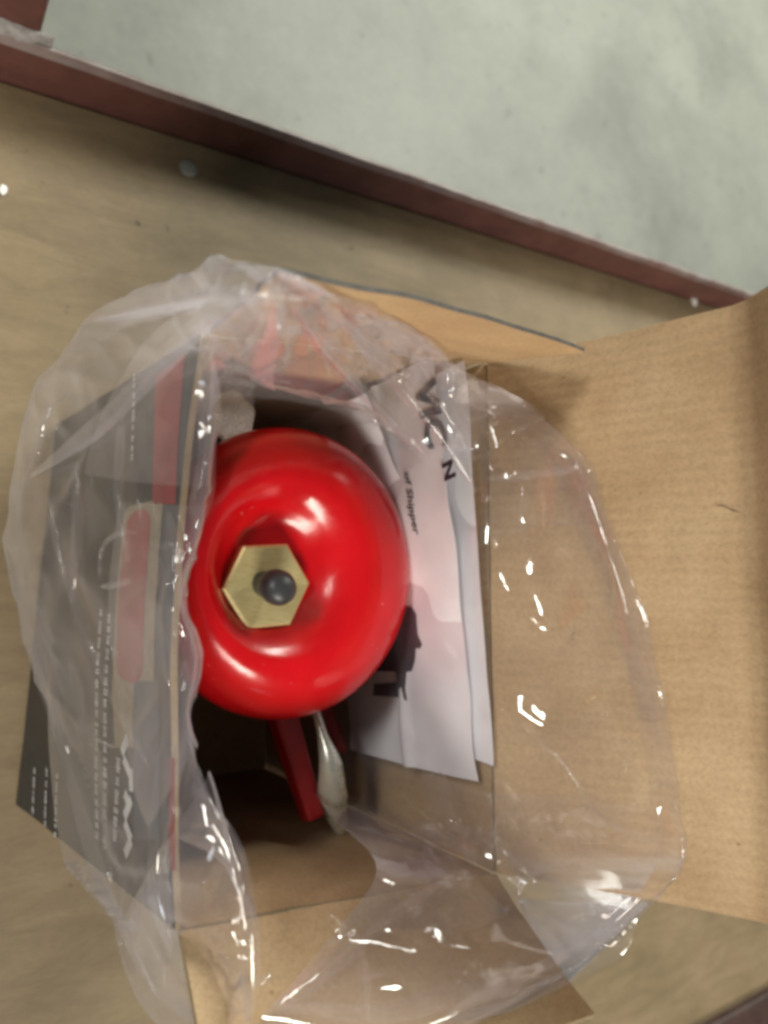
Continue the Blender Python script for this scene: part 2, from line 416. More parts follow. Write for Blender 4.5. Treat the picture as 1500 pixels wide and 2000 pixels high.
fixparent(slab('flap', bflap, -TH * .55, 40, 16, [kraft('kraft_lit', (.45, .29, .15), (.56, .385, .21)), PRINT_DARK, EDGE_GREY]), carton)  # back flap's kraft is a warmer, lighter copy: light put into its colour
FF = bil((B_[0] + .002, B_[1], H + .002), (R2_[0], R2_[1], H + .002), (.337, -.249, .417), (.120, -.236, .417))
def fflap(u, v):
    return FF(u, v) + np.array([0, -.003 * math.sin(math.pi * v) + .0015 * nz(u * 4, v * 4, 41), .0015 * nz(u * 5, v * 3, 43)])
fixparent(slab('flap', fflap, TH, 30, 16, [KRAFT, PRINT_DARK, KRAFT_EDGE]), carton)
FFN = np.cross(np.array(FF(1, 0)) - FF(0, 0), np.array(FF(0, 1)) - FF(0, 0)); FFN = FFN / np.linalg.norm(FFN)
if FFN[2] < 0: FFN = -FFN
FF0 = np.array(FF(.5, 0.0))
BFN = np.cross(np.array(BF(1, 0)) - BF(0, 0), np.array(BF(0, 1)) - BF(0, 0)); BFN = BFN / np.linalg.norm(BFN)
if BFN[1] > 0: BFN = -BFN
BF0 = np.array(BF(.5, .5)) + np.array([0, .005, 0])
# a torn flake of liner at the edge of the tall flap
def surf_patch(name, fn, outline, off, mat, par, n=None):
    """flat print: a polygon in (u, v) of a surface, filled as a fan-free grid of small triangles"""
    bm = bmesh.new(); vs = [bm.verts.new((u, v, 0)) for u, v in outline]; bm.faces.new(vs)
    bmesh.ops.triangulate(bm, faces=bm.faces[:])
    for _ in range(4): bmesh.ops.subdivide_edges(bm, edges=[e for e in bm.edges if e.calc_length() > .025], cuts=1); bmesh.ops.triangulate(bm, faces=bm.faces[:])
    e = 1e-3
    for v in bm.verts:
        u_, v_ = v.co.x, v.co.y; p = np.array(fn(u_, v_))
        nn = np.cross(np.array(fn(u_ + e, v_)) - np.array(fn(u_ - e, v_)), np.array(fn(u_, v_ + e)) - np.array(fn(u_, v_ - e))); nn /= np.linalg.norm(nn)
        if np.dot(nn, CAM - p) < 0: nn = -nn
        v.co = Vector(p + nn * off)
    bmesh.ops.recalc_face_normals(bm, faces=bm.faces[:])
    o = bm_obj(name, bm, mat, None, True)
    return fixparent(o, par) if par else o
fk = [find(lambda u, v: rflap(u, v * 1.05), *q) for q in ((1394, 986), (1414, 989), (1432, 998), (1447, 1000), (1430, 995), (1412, 986))]
surf_patch('tear', lambda u, v: rflap(u, v), [(u, v * 1.05) for u, v in fk], .0004, simple('torn_core', (.10, .07, .045), .9), carton)

# print on the dark wall: (u from front to back, v up)
lprint = lambda px, py: find(left_fn, px, py)
def quad_px(name, pts, off, mat): return surf_patch(name, left_fn, [lprint(*p) for p in pts], off, mat, carton)
def rrect(u0, v0, u1, v1, r_u, r_v, k=5):
    o = []
    for cx, cy_, a0 in ((u1 - r_u, v1 - r_v, 0), (u0 + r_u, v1 - r_v, 90), (u0 + r_u, v0 + r_v, 180), (u1 - r_u, v0 + r_v, 270)):
        for i in range(k + 1):
            a = math.radians(a0 + 90 * i / k); o.append((cx + r_u * math.cos(a), cy_ + r_v * math.sin(a)))
    return o
uA, vA = lprint(228, 1325); uB, vB = lprint(300, 990)
uL0, vL0 = min(uA, uB), min(vA, vB); uL1, vL1 = max(uA, uB), max(vA, vB)
surf_patch('tan_label_border', left_fn, rrect(uL0 - .05, vL0 - .02, uL1 + .012, vL1 + .05, .02, .03), .0004, PRINT_TAN, carton)
surf_patch('red_label_block', left_fn, rrect(uL0, vL0, uL1, vL1, .035, .06), .0007, PRINT_RED, carton)
quad_px('red_stripe', [(305, 735), (300, 985), (345, 985), (362, 690)], .0004, PRINT_RED)
quad_px('red_stripe', [(333, 1480), (334, 1700), (344, 1700), (343, 1480)], .0004, PRINT_RED)
quad_px('tan_block', [(222, 1335), (226, 1460), (262, 1460), (262, 1335)], .0005, PRINT_TAN)
quad_px('slate_block', [(264, 1330), (262, 1640), (312, 1640), (312, 1330)], .0005, PRINT_SLATE)
# columns of small print too blurred to read: broken strokes
def small_print(x0, y0, x1, y1, w, seed, gap=(.004, .010), ln=(.008, .03)):
    r = random.Random(seed); (ua, va), (ub, vb) = lprint(x0, y0), lprint(x1, y1)
    bm = bmesh.new(); s = 0.0; L = abs(ub - ua)
    while s < L:
        d = r.uniform(*ln); e = min(L, s + d); f0, f1 = s / L, e / L
        for a in range(max(1, int((e - s) / .004))):
            g0 = f0 + (f1 - f0) * a / max(1, int((e - s) / .004)); g1 = g0 + (f1 - f0) / max(1, int((e - s) / .004)) * r.uniform(.45, .85)
            hw = w * r.uniform(.55, 1.0)
            pts = [(ua + (ub - ua) * g, va + (vb - va) * g + q) for g, q in ((g0, -hw), (g1, -hw), (g1, hw), (g0, hw))]
            vs = [bm.verts.new(Vector(np.array(left_fn(u, v)) + np.array((-.0009, 0, .0002)))) for u, v in pts]
            bm.faces.new(vs)
        s = e + r.uniform(*gap)
    fixparent(bm_obj('small_print', bm, PRINT_WHITE), carton)
for i, (x, y0, y1) in enumerate(((194, 1190, 1640), (210, 1200, 1660), (228, 1480, 1650))):
    small_print(x + 6, y0, x - 2, y1, .013, 60 + i)
for i, (x, y0, y1) in enumerate(((68, 1500, 1590), (92, 1500, 1615), (112, 1510, 1635), (262, 730, 900))):
    small_print(x + 2, y0, x - 2, y1, .010, 80 + i)
def big_strokes(segs, w):
    bm = bmesh.new()
    for (x0, y0, x1, y1) in segs:
        (ua, va), (ub, vb) = lprint(x0, y0), lprint(x1, y1); d = np.array((ub - ua, vb - va)); d /= np.linalg.norm(d); q = np.array((-d[1], d[0])) * w
        pts = [np.array((ua, va)) - q, np.array((ub, vb)) - q, np.array((ub, vb)) + q, np.array((ua, va)) + q]
        bm.faces.new([bm.verts.new(Vector(np.array(left_fn(*p)) + np.array((-.0009, 0, .0002)))) for p in pts])
    fixparent(bm_obj('large_lettering', bm, PRINT_WHITE), carton)
big_strokes([(246, 1548, 258, 1580), (246, 1595, 259, 1560), (246, 1605, 259, 1640), (247, 1668, 259, 1640), (258, 1500, 259, 1545), (244, 1480, 256, 1510), (252, 1440, 240, 1470)], .010)
tag(carton, 'open brown cardboard box with upright flaps and dark printed outer wall', 'box')

# ------------------------------------------------------------------ papers along the far wall
def text_on(fn, s, o_uv, size, du, dv, mat, par, name, off=.0013, bold=0.0, shear=0.0):
    """lay lettering on a surface: du/dv are the (u, v) steps for one metre along the line / up the letters"""
    c = bpy.data.curves.new('lettering', 'FONT'); c.body = s; c.size = size; c.offset = bold; c.shear = shear; c.resolution_u = 2
    t = bpy.data.objects.new('lettering_tmp', c); COL.objects.link(t)
    dg = bpy.context.evaluated_depsgraph_get(); me = bpy.data.meshes.new_from_object(t.evaluated_get(dg))
    bpy.data.objects.remove(t); e = 1e-3
    bt = bmesh.new(); bt.from_mesh(me); bmesh.ops.triangulate(bt, faces=bt.faces[:])
    for _ in range(4):
        bmesh.ops.subdivide_edges(bt, edges=[g for g in bt.edges if g.calc_length() > .0022], cuts=1); bmesh.ops.triangulate(bt, faces=bt.faces[:])
    bt.to_mesh(me); bt.free()
    for v in me.vertices:
        u_ = o_uv[0] + du[0] * v.co.x + dv[0] * v.co.y; v_ = o_uv[1] + du[1] * v.co.x + dv[1] * v.co.y
        p = np.array(fn(u_, v_)); nn = np.cross(np.array(fn(u_ + e, v_)) - np.array(fn(u_ - e, v_)), np.array(fn(u_, v_ + e)) - np.array(fn(u_, v_ - e))); nn /= np.linalg.norm(nn)
        if np.dot(nn, CAM - p) < 0: nn = -nn
        v.co = Vector(p + nn * off)
    o = link(name, me, mat); o.parent = par
    return o
# u runs back -> front, v runs from deep in the box up to the rim
def sheet(name, fn, label, nu=90, nv=60):
    o = slab(name, fn, .0003, nu, nv, [PAPER, PAPER, PAPER]); tag(o, label, 'paper', 'papers along the box wall'); return o
S1 = bil((.304, .128, .165), (.312, -.146, .188), (.3255, -.140, .332), tuple(P(845, 694, .338)))
def sh1(u, v):
    return S1(u, v) + np.array((-.004 * math.sin(math.pi * v) - .0035 * math.exp(-((v - .55) / .03) ** 2) + .003 * nz(u * 3, v * 2, 51) + .0018 * nz(u * 8, v * 4, 52), 0, .003 * nz(u * 5, 1, 54) * v))
S2 = bil((.309, .124, .20), (.316, -.12, .20), (.3290, -.128, .343), tuple(P(906, 704, .350)))
def sh2(u, v):
    return S2(u, v) + np.array((.0010 * nz(u * 4, v * 3, 55) - .0016 * math.sin(math.pi * v), .002 * nz(u * 5, 0, 57), .004 * nz(u * 4, 1, 58) * v))
S3 = bil((.268, .120, .15), (.318, .0, .16), (.316, .0, .288), (.266, .121, .285))
def sh3(u, v):
    return S3(u, v) + np.array((.005 * nz(u * 5, v * 4, 61) + .004 * math.sin(math.pi * u), 0, .003 * nz(u * 4, 2, 62)))
p1 = sheet('instruction_sheet', sh1, 'white instruction sheet with black drawing standing behind the red dome')
p2 = sheet('instruction_sheet', sh2, 'rearmost white sheet pressed against the inner box wall')
p3 = sheet('instruction_sheet', sh3, 'short white sheet with small lettering tucked lowest beside the red dome')
def at_text(fn, px, py, px2, py2):
    a = np.array(find(fn, px, py)); b = np.array(find(fn, px2, py2)); return a, b
def steps(fn, ang):
    """(u, v) steps of a unit metre along a line turned by ang from the u axis, and up the letters"""
    Lu = np.linalg.norm(np.array(fn(1, .5)) - fn(0, .5)); Lv = np.linalg.norm(np.array(fn(.5, 1)) - fn(.5, 0))
    c, s = math.cos(ang), math.sin(ang)
    return (c / Lu, s / Lv), (-s / Lu, c / Lv)
a0 = find(sh1, 812, 752); du, dv = steps(sh1, math.radians(8))
text_on(sh1, 'VIC', a0, .029, du, dv, PAPER_INK_BLUE, p1, 'printed_logo', bold=.0012, shear=.2)
a0 = find(sh1, 866, 905); text_on(sh1, 'N', a0, .016, du, dv, PAPER_INK, p1, 'printed_letter', bold=.0007)
a0 = find(sh1, 792, 922); du, dv = steps(sh1, math.radians(3))
text_on(sh1, 'of Shipper', a0, .0105, du, dv, PAPER_INK, p1, 'printed_line', bold=.0001, shear=.25)
sil = [(770, 1188), (806, 1185), (815, 1200), (818, 1240), (826, 1258), (822, 1266), (814, 1265), (812, 1290), (806, 1310), (795, 1312), (792, 1345), (796, 1368), (790, 1366), (784, 1340), (778, 1362), (730, 1358), (732, 1335), (775, 1332), (774, 1312), (735, 1310), (745, 1250)]
surf_patch('printed_drawing', sh1, [find(sh1, *q) for q in sil], .0009, PAPER_INK, None).parent = p1

# ------------------------------------------------------------------ red valve
VC = np.array((.2145, -.002))
valve = empty('sprinkler_valve', (VC[0], VC[1], .012))
def lathe(prof, n=72, z0=0.0, cx=VC[0], cy_=VC[1]):
    bm = bmesh.new(); rings = []
    for r, z in prof:
        if r < 1e-6: rings.append([bm.verts.new((cx, cy_, z0 + z))])
        else: rings.append([bm.verts.new((cx + r * math.cos(2 * math.pi * k / n), cy_ + r * math.sin(2 * math.pi * k / n), z0 + z)) for k in range(n)])
    for a, b in zip(rings, rings[1:]):
        for k in range(n):
            k2 = (k + 1) % n
            if len(a) == 1: bm.faces.new((a[0], b[k], b[k2]))
            elif len(b) == 1: bm.faces.new((a[k], b[0], a[k2]))
            else: bm.faces.new((a[k], b[k], b[k2], a[k2]))
    bmesh.ops.recalc_face_normals(bm, faces=bm.faces[:]); return bm
def spline(pts, k=8):
    pts = [np.array(p, float) for p in pts]; out = []
    ext = [2 * pts[0] - pts[1]] + pts + [2 * pts[-1] - pts[-2]]
    for i in range(1, len(ext) - 2):
        p0, p1, p2, p3 = ext[i - 1:i + 3]
        for j in range(k):
            t = j / k; out.append(.5 * (2 * p1 + (p2 - p0) * t + (2 * p0 - 5 * p1 + 4 * p2 - p3) * t * t + (3 * p1 - p0 - 3 * p2 + p3) * t ** 3))
    out.append(pts[-1]); return out
ZT = .312
DIM = (-.0255, .003)
prof = spline([(.0005, -.0225), (.018, -.0215), (.028, -.0195), (.036, -.0140), (.043, -.0076), (.050, -.0028), (.057, -.0004), (.067, -.0022), (.080, -.010), (.0900, -.0225), (.0952, -.037), (.0940, -.054), (.084, -.071), (.064, -.080), (.045, -.086), (.036, -.095)])
dm = lathe(prof, 96, ZT)
for v in dm.verts:                            # the dimple sits off centre and the casting leans a little
    r = math.hypot(v.co.x - VC[0], v.co.y - VC[1]); k = max(0.0, 1 - (r / .0925) ** 2)
    if v.co.z < ZT - .055: k = 0
    v.co.x = VC[0] + (v.co.x - VC[0]) * .965 + DIM[0] * k; v.co.y += DIM[1] * k
fixparent(bm_obj('dome', dm, RED, smooth=True), valve)
fixparent(bm_obj('body', lathe([(.0, .012), (.062, .012), (.064, .015), (.064, .030), (.060, .034), (.040, .045), (.036, .07), (.036, .225), (.0, .226)], 48), RED_DULL, smooth=True), valve)
# brass hexagon nut, dished top
bm = bmesh.new(); N = 6; NR = .0285; ncx, ncy, nzp = VC[0] - .0275, VC[1] - .0085, ZT - .0095
hx = lambda r, z, rot=math.radians(3): [bm.verts.new((ncx + r * math.cos(rot + k * math.pi / 3), ncy + r * math.sin(rot + k * math.pi / 3), z)) for k in range(6)]
rings = [hx(NR * .97, nzp - .02), hx(NR, nzp - .0012), hx(NR * .95, nzp), hx(NR * .90, nzp + .0001), hx(NR * .5, nzp - .0010), hx(NR * .26, nzp - .0016)]
for a, b in zip(rings, rings[1:]):
    for k in range(6): bm.faces.new((a[k], a[(k + 1) % 6], b[(k + 1) % 6], b[k]))
bm.faces.new(rings[-1])
nut = fixparent(bm_obj('hex_nut', bm, BRASS), valve)
st = lathe([(.0078, -.003), (.0076, .006), (.0082, .008), (.0098, .0105), (.0106, .0145), (.0104, .0185), (.0088, .0222), (.006, .0244), (.0025, .0253), (0, .0255)], 40, nzp, ncx - .002, ncy + .001)
for v in st.verts:                            # the stem leans a little
    v.co.y -= (v.co.z - nzp) * .10; v.co.x += (v.co.z - nzp) * .06
fixparent(bm_obj('stem_knob', st, BLACK, smooth=True), valve)
# casting arm under the dome, towards the front wall
def tube_between(p0, p1, w0, h0, w1, h1, bev=.003):
    p0, p1 = np.array(p0), np.array(p1); d = p1 - p0; d /= np.linalg.norm(d); s = np.cross(d, (0, 0, 1)); s /= np.linalg.norm(s); up = np.cross(s, d)
    bm = bmesh.new()
    q = [[bm.verts.new(Vector(p + s * a * w / 2 + up * b * h / 2)) for a, b in ((-1, -1), (1, -1), (1, 1), (-1, 1))] for p, w, h in ((p0, w0, h0), (p1, w1, h1))]
    for k in range(4): bm.faces.new((q[0][k], q[0][(k + 1) % 4], q[1][(k + 1) % 4], q[1][k]))
    bm.faces.new(q[0][::-1]); bm.faces.new(q[1])
    bmesh.ops.recalc_face_normals(bm, faces=bm.faces[:])
    bmesh.ops.bevel(bm, geom=bm.edges[:], offset=bev, segments=2, affect='EDGES', profile=.5); return bm
e1 = P(612, 1600, .235); e0 = P(566, 1370, .205)
fixparent(bm_obj('arm', tube_between((VC[0] + .01, VC[1] - .04, .195), e1, .024, .022, .014, .016, .003), RED_DULL), valve)
e2 = P(668, 1470, .19)
fixparent(bm_obj('arm', tube_between((VC[0] + .05, VC[1] - .03, .15), e2, .016, .02, .010, .012, .003), RED_DULL), valve)
# pale curved lever beside the arm: a bent strip, dished across its width
lp = catmull_pts = spline([P(614, 1378, .232), P(630, 1435, .240), P(646, 1495, .246), P(650, 1560, .240), P(668, 1628, .222)], 10)
lw_ = np.interp(np.linspace(0, 1, len(lp)), (0, .25, .5, .75, 1), (.0055, .0075, .0165, .0220, .009))
lv, lf = [], []; ltg = np.gradient(np.array(lp), axis=0)
for i, (p, w) in enumerate(zip(lp, lw_)):
    t_ = ltg[i] / np.linalg.norm(ltg[i]); up = np.array((-.35, -.15, .92)); s_ = np.cross(t_, up); s_ /= np.linalg.norm(s_); up = np.cross(s_, t_)
    for k in range(9):
        a = (k / 8 - .5) * 2; lv.append(p + s_ * a * w / 2 + up * (1 - a * a) * w * .28)
    for k in range(9):
        a = (k / 8 - .5) * -2; lv.append(p + s_ * a * w / 2 + up * ((1 - a * a) * w * .28 - .0012))
for i in range(len(lp) - 1):
    for k in range(18): q = i * 18; lf.append((q + k, q + (k + 1) % 18, q + 18 + (k + 1) % 18, q + 18 + k))
lf += [tuple(range(18))[::-1], tuple(range((len(lp) - 1) * 18, len(lp) * 18))]
fixparent(mesh('lever', lv, lf, simple('pale_metal', (.74, .76, .68), .28, metal=.5, nscale=60, var=.08), smooth=True), valve)
# zinc fitting showing above the dome
zf = P(452, 812, .245)
bm = bmesh.new(); hr = .019
for z0, z1, r in ((-.05, .0, hr),):
    a = [bm.verts.new((zf[0] + r * math.cos(k * math.pi / 3 + .35), zf[1] + r * math.sin(k * math.pi / 3 + .35), zf[2] + z0)) for k in range(6)]
    b = [bm.verts.new((zf[0] + r * math.cos(k * math.pi / 3 + .35), zf[1] + r * math.sin(k * math.pi / 3 + .35), zf[2] + z1)) for k in range(6)]
    for k in range(6): bm.faces.new((a[k], a[(k + 1) % 6], b[(k + 1) % 6], b[k]))
    bm.faces.new(b); bm.faces.new(a[::-1])
bmesh.ops.bevel(bm, geom=bm.edges[:], offset=.0012, segments=2, affect='EDGES')
fitting = fixparent(bm_obj('steel_fitting', bm, STEEL), valve)
tg = P(450, 777, .24)
tag_o = bm_obj('tan_tag', box_bm((tg[0] - .011, tg[1] - .008, tg[2] - .03), (tg[0] + .009, tg[1] + .008, tg[2]), .0008), KRAFT_EDGE)
tag_o.parent = fitting; tag_o.matrix_parent_inverse = Matrix.Translation(valve.location).inverted()
tag_o.matrix_parent_inverse = Matrix.Identity(4)
tag(valve, 'glossy red dimpled dome valve with brass hexagon nut and black knob inside the box', 'valve')

# ------------------------------------------------------------------ clear plastic bag lining the box and spilling over its flaps
RFp = lambda x, y, o=.006: Ppl(x, y, RF0, RFN, o)
FFp = lambda x, y, o=.005: Ppl(x, y, FF0, FFN, o)
BFp = lambda x, y, o=.006: Ppl(x, y, BF0, BFN, o)
w3 = lambda *a: np.array(a, float)
ST = [
 # inside deep        inside mid            crest               outside             hem edge             tucked back
 (w3(.20,-.165,.06), w3(.19,-.170,.24), P(492,1790,.350), FFp(488,1880,.012), FFp(490,2010,.014), FFp(440,2060,.010)),
 (w3(.16,-.165,.06), w3(.15,-.165,.25), P(452,1650,.366), P(400,1780,.350), P(345,2040,.30), P(380,1980,.26)),
 (w3(.15,-.15,.08), w3(.143,-.15,.26), P(418,1530,.366), P(300,1730,.335), P(240,1880,.25), P(300,1830,.22)),
 (w3(.15,-.11,.08), w3(.142,-.12,.26), P(366,1400,.362), P(235,1600,.30), P(165,1600,.19), P(235,1620,.12)),
 (w3(.15,-.08,.08), w3(.140,-.08,.26), P(378,1275,.362), P(190,1400,.27), P(100,1400,.16), P(170,1420,.08)),
 (w3(.15,-.03,.08), w3(.140,-.03,.26), P(342,1158,.362), P(170,1220,.27), P(50,1215,.16), P(120,1240,.08)),
 (w3(.15,.03,.09), w3(.141,.03,.26), P(386,1040,.362), P(170,1040,.28), P(15,1010,.18), P(95,1040,.09)),
 (w3(.155,.08,.10), w3(.144,.08,.27), P(410,890,.365), P(200,860,.30), P(52,815,.21), P(120,900,.12)),
 (w3(.16,.10,.12), w3(.147,.105,.28), P(412,780,.372), P(260,730,.34), P(115,705,.25), P(200,800,.16)),
 (w3(.17,.108,.14), w3(.155,.110,.29), P(430,715,.382), P(330,640,.385), P(200,612,.29), P(280,690,.22)),
 (w3(.19,.110,.14), w3(.18,.111,.30), P(470,720,.385), P(440,600,.440), P(345,548,.40), P(360,620,.36)),
 (w3(.21,.110,.15), w3(.20,.111,.30), P(510,750,.370), BFp(520,590,.016), P(455,510,.455), P(440,580,.44)),
 (w3(.235,.110,.15), w3(.23,.110,.30), P(570,770,.350), BFp(590,620,.014), BFp(570,540,.008), BFp(540,600,.004)),
 (w3(.26,.110,.15), w3(.255,.108,.30), P(660,790,.340), BFp(680,665,.014), BFp(690,596,.008), BFp(650,650,.004)),
 (w3(.285,.105,.15), w3(.275,.100,.29), P(760,845,.335), BFp(780,720,.012), BFp(800,640,.006), BFp(770,690,.004)),
 (w3(.285,.10,.15), w3(.285,.08,.28), P(860,880,.340), P(870,770,.362), P(905,722,.372), P(880,775,.36)),
 (w3(.285,.08,.15), w3(.293,.06,.28), P(925,880,.347), RFp(960,800,.010), RFp(1040,800,.008), RFp(990,830,.003)),
 (w3(.286,.05,.15), w3(.299,.04,.285), P(938,960,.347), RFp(1030,900,.012), RFp(1135,890,.010), RFp(1075,920,.003)),
 (w3(.288,.01,.15), w3(.302,.01,.285), P(938,1080,.350), RFp(1060,1050,.009), RFp(1200,1050,.007), RFp(1135,1060,.003)),
 (w3(.289,-.04,.15), w3(.303,-.03,.285), P(942,1200,.350), RFp(1090,1200,.009), RFp(1256,1200,.007), RFp(1195,1210,.003)),
 (w3(.290,-.09,.15), w3(.304,-.08,.285), P(944,1360,.350), RFp(1110,1370,.008), RFp(1287,1370,.006), RFp(1240,1380,.003)),
 (w3(.292,-.13,.15), w3(.305,-.13,.285), P(946,1520,.350), RFp(1130,1530,.008), RFp(1312,1560,.006), RFp(1270,1550,.003)),
 (w3(.300,-.16,.14), w3(.312,-.165,.28), P(950,1640,.345), RFp(1110,1660,.008), RFp(1320,1690,.008), RFp(1270,1680,.003)),
 (w3(.295,-.172,.14), w3(.300,-.178,.28), P(930,1690,.346), P(1060,1760,.352), P(1240,1795,.36), P(1180,1780,.35)),
 (w3(.285,-.170,.15), w3(.285,-.178,.28), P(880,1700,.346), FFp(970,1830,.010), P(1130,1880,.382), P(1070,1850,.37)),
 (w3(.272,-.165,.17), w3(.270,-.176,.28), P(820,1705,.346), FFp(840,1860,.009), FFp(980,1955,.007), FFp(930,1900,.003)),
 (w3(.258,-.155,.19), w3(.256,-.172,.28), P(770,1700,.346), FFp(720,1850,.009), FFp(760,2030,.007), FFp(740,1960,.003)),
 (w3(.250,-.145,.20), w3(.248,-.165,.275), P(735,1695,.345), FFp(645,1830,.009), FFp(505,2000,.007), FFp(560,1960,.003)),
]
G = np.array(ST)                              # stations x rows x 3
G[2:10, 5] = G[2:10, 4] + .38 * (G[2:10, 5] - G[2:10, 4])
def catmull(Pts, k):
    E_ = np.concatenate([2 * Pts[:1] - Pts[1:2], Pts, 2 * Pts[-1:] - Pts[-2:-1]]); out = []
    for i in range(1, len(E_) - 2):
        p0, p1_, p2_, p3_ = E_[i - 1], E_[i], E_[i + 1], E_[i + 2]
        for j in range(k):
            t = j / k; out.append(.5 * (2 * p1_ + (p2_ - p0) * t + (2 * p0 - 5 * p1_ + 4 * p2_ - p3_) * t * t + (3 * p1_ - p0 - 3 * p2_ + p3_) * t ** 3))
    out.append(Pts[-1]); return np.array(out)
KS, KR = 22, 20
G1 = catmull(G, KS)
G2 = catmull(G1.transpose(1, 0, 2), KR).transpose(1, 0, 2)
ns, nr = G2.shape[:2]
dS = np.gradient(G2, axis=0); dR = np.gradient(G2, axis=1)
NN = np.cross(dS, dR); NN /= np.maximum(1e-9, np.linalg.norm(NN, axis=2, keepdims=True))
arcs = np.concatenate([[0], np.cumsum(np.linalg.norm(np.diff(G2[:, KR * 2], axis=0), axis=1))])
def ridge(x): return max(0, 1 - abs(x)) ** 2.2 - .3
FB = G2.copy()
for i in range(ns):
    for j in range(nr):
        a = arcs[i]; t = j / KR
        st_ = i / KS
        rad = ridge(nz(a * 15 + .8 * nz(t * 1.2, a * 5, 3), t * .45, 7) * 2.0)
        rad2 = ridge(nz(a * 34 + .5 * nz(t * 1.5, a * 8, 5), t * .7, 17) * 2.2)
        cr = ridge(nz(G2[i, j, 0] * 26, G2[i, j, 1] * 26, G2[i, j, 2] * 26) * 2.2)
        soft = nz(a * 7, t * .9, 11)
        inner = min(1, max(0, (t - 1.0) / 1.0))
        amp = (.35 + .65 * inner)
        if 14.5 < st_ < 22.5: amp *= .04 + .96 * max(0, min(1, (t - 1.6) / .8))
        FB[i, j] += NN[i, j] * (.0040 * rad + (.0022 * rad2 + .0018 * cr) * (.38 if st_ > 15 else 1) + .006 * soft) * amp
# keep the film on the near side of the flaps and outside the wall
def clamp(p, p0, n, mind):
    d = np.dot(p - p0, n)
    return p + n * (mind - d) if d < mind else p
for i in range(ns):
    for j in range(nr):
        p = FB[i, j]; st_ = i / KS; t = j / KR
        if t >= 2.2:
            if 15.6 <= st_ <= 23.2 and p[2] > H: p = clamp(p, RF0, RFN, .0022)
            if st_ >= 23.2 or st_ < .8:
                if p[2] > H: p = clamp(p, FF0, FFN, .0040)
            if 11.3 <= st_ <= 15.6 and p[2] > H: p = clamp(p, BF0, BFN, .0015)
        if 2 <= st_ <= 9 and t > 2.4 and p[2] < H and p[1] > -.195: p[0] = min(p[0], .083 + .028 * max(0, p[2]) / H)
        FB[i, j] = p
vidx = lambda i, j: i * nr + j
faces = [(vidx(i, j), vidx(i + 1, j), vidx(i + 1, j + 1), vidx(i, j + 1)) for i in range(ns - 1) for j in range(nr - 1)]
bag = mesh('plastic_bag', FB.reshape(-1, 3), faces, FILM, smooth=True)
# a second, slacker layer of the same bag where its mouth is folded back at the front corner
def layer(i0, i1, j0, j1, seed, gap):
    V = []; i1 = min(i1, ns - 1)
    for i in range(i0, i1 + 1):
        for j in range(j0, j1 + 1):
            p = G2[i, j]; a = arcs[i]; t = j / KR
            k = gap * (1 + .8 * nz(a * 8, t, seed)) + .003 * ridge(nz(a * 18 + .7 * nz(t, a * 6, seed), t * .6, seed + 3) * 2) + .0016 * ridge(nz(p[0] * 30, p[1] * 30, p[2] * 30 + seed) * 2.2)
            V.append(p + (CAM - p) / np.linalg.norm(CAM - p) * max(.002, k))
    w_ = j1 - j0 + 1
    f = [(i * w_ + j, (i + 1) * w_ + j, (i + 1) * w_ + j + 1, i * w_ + j + 1) for i in range(i1 - i0) for j in range(w_ - 1)]
    mesh('folded_layer', V, f, FILM, bag, True)
layer(int(21.2 * KS), ns, int(1.1 * KR), int(3.75 * KR), 71, .007)
layer(int(23.5 * KS), ns, int(.6 * KR), int(2.8 * KR), 83, .014)
layer(int(15.2 * KS), int(17.9 * KS), int(2.0 * KR), int(3.8 * KR), 97, .008)
layer(int(2.6 * KS), int(6.4 * KS), int(1.75 * KR), int(2.75 * KR), 107, .006)
layer(int(6.6 * KS), int(11.5 * KS), int(1.8 * KR), int(3.1 * KR), 113, .006)
layer(0, int(2.2 * KS), int(1.8 * KR), int(3.7 * KR), 91, .006)
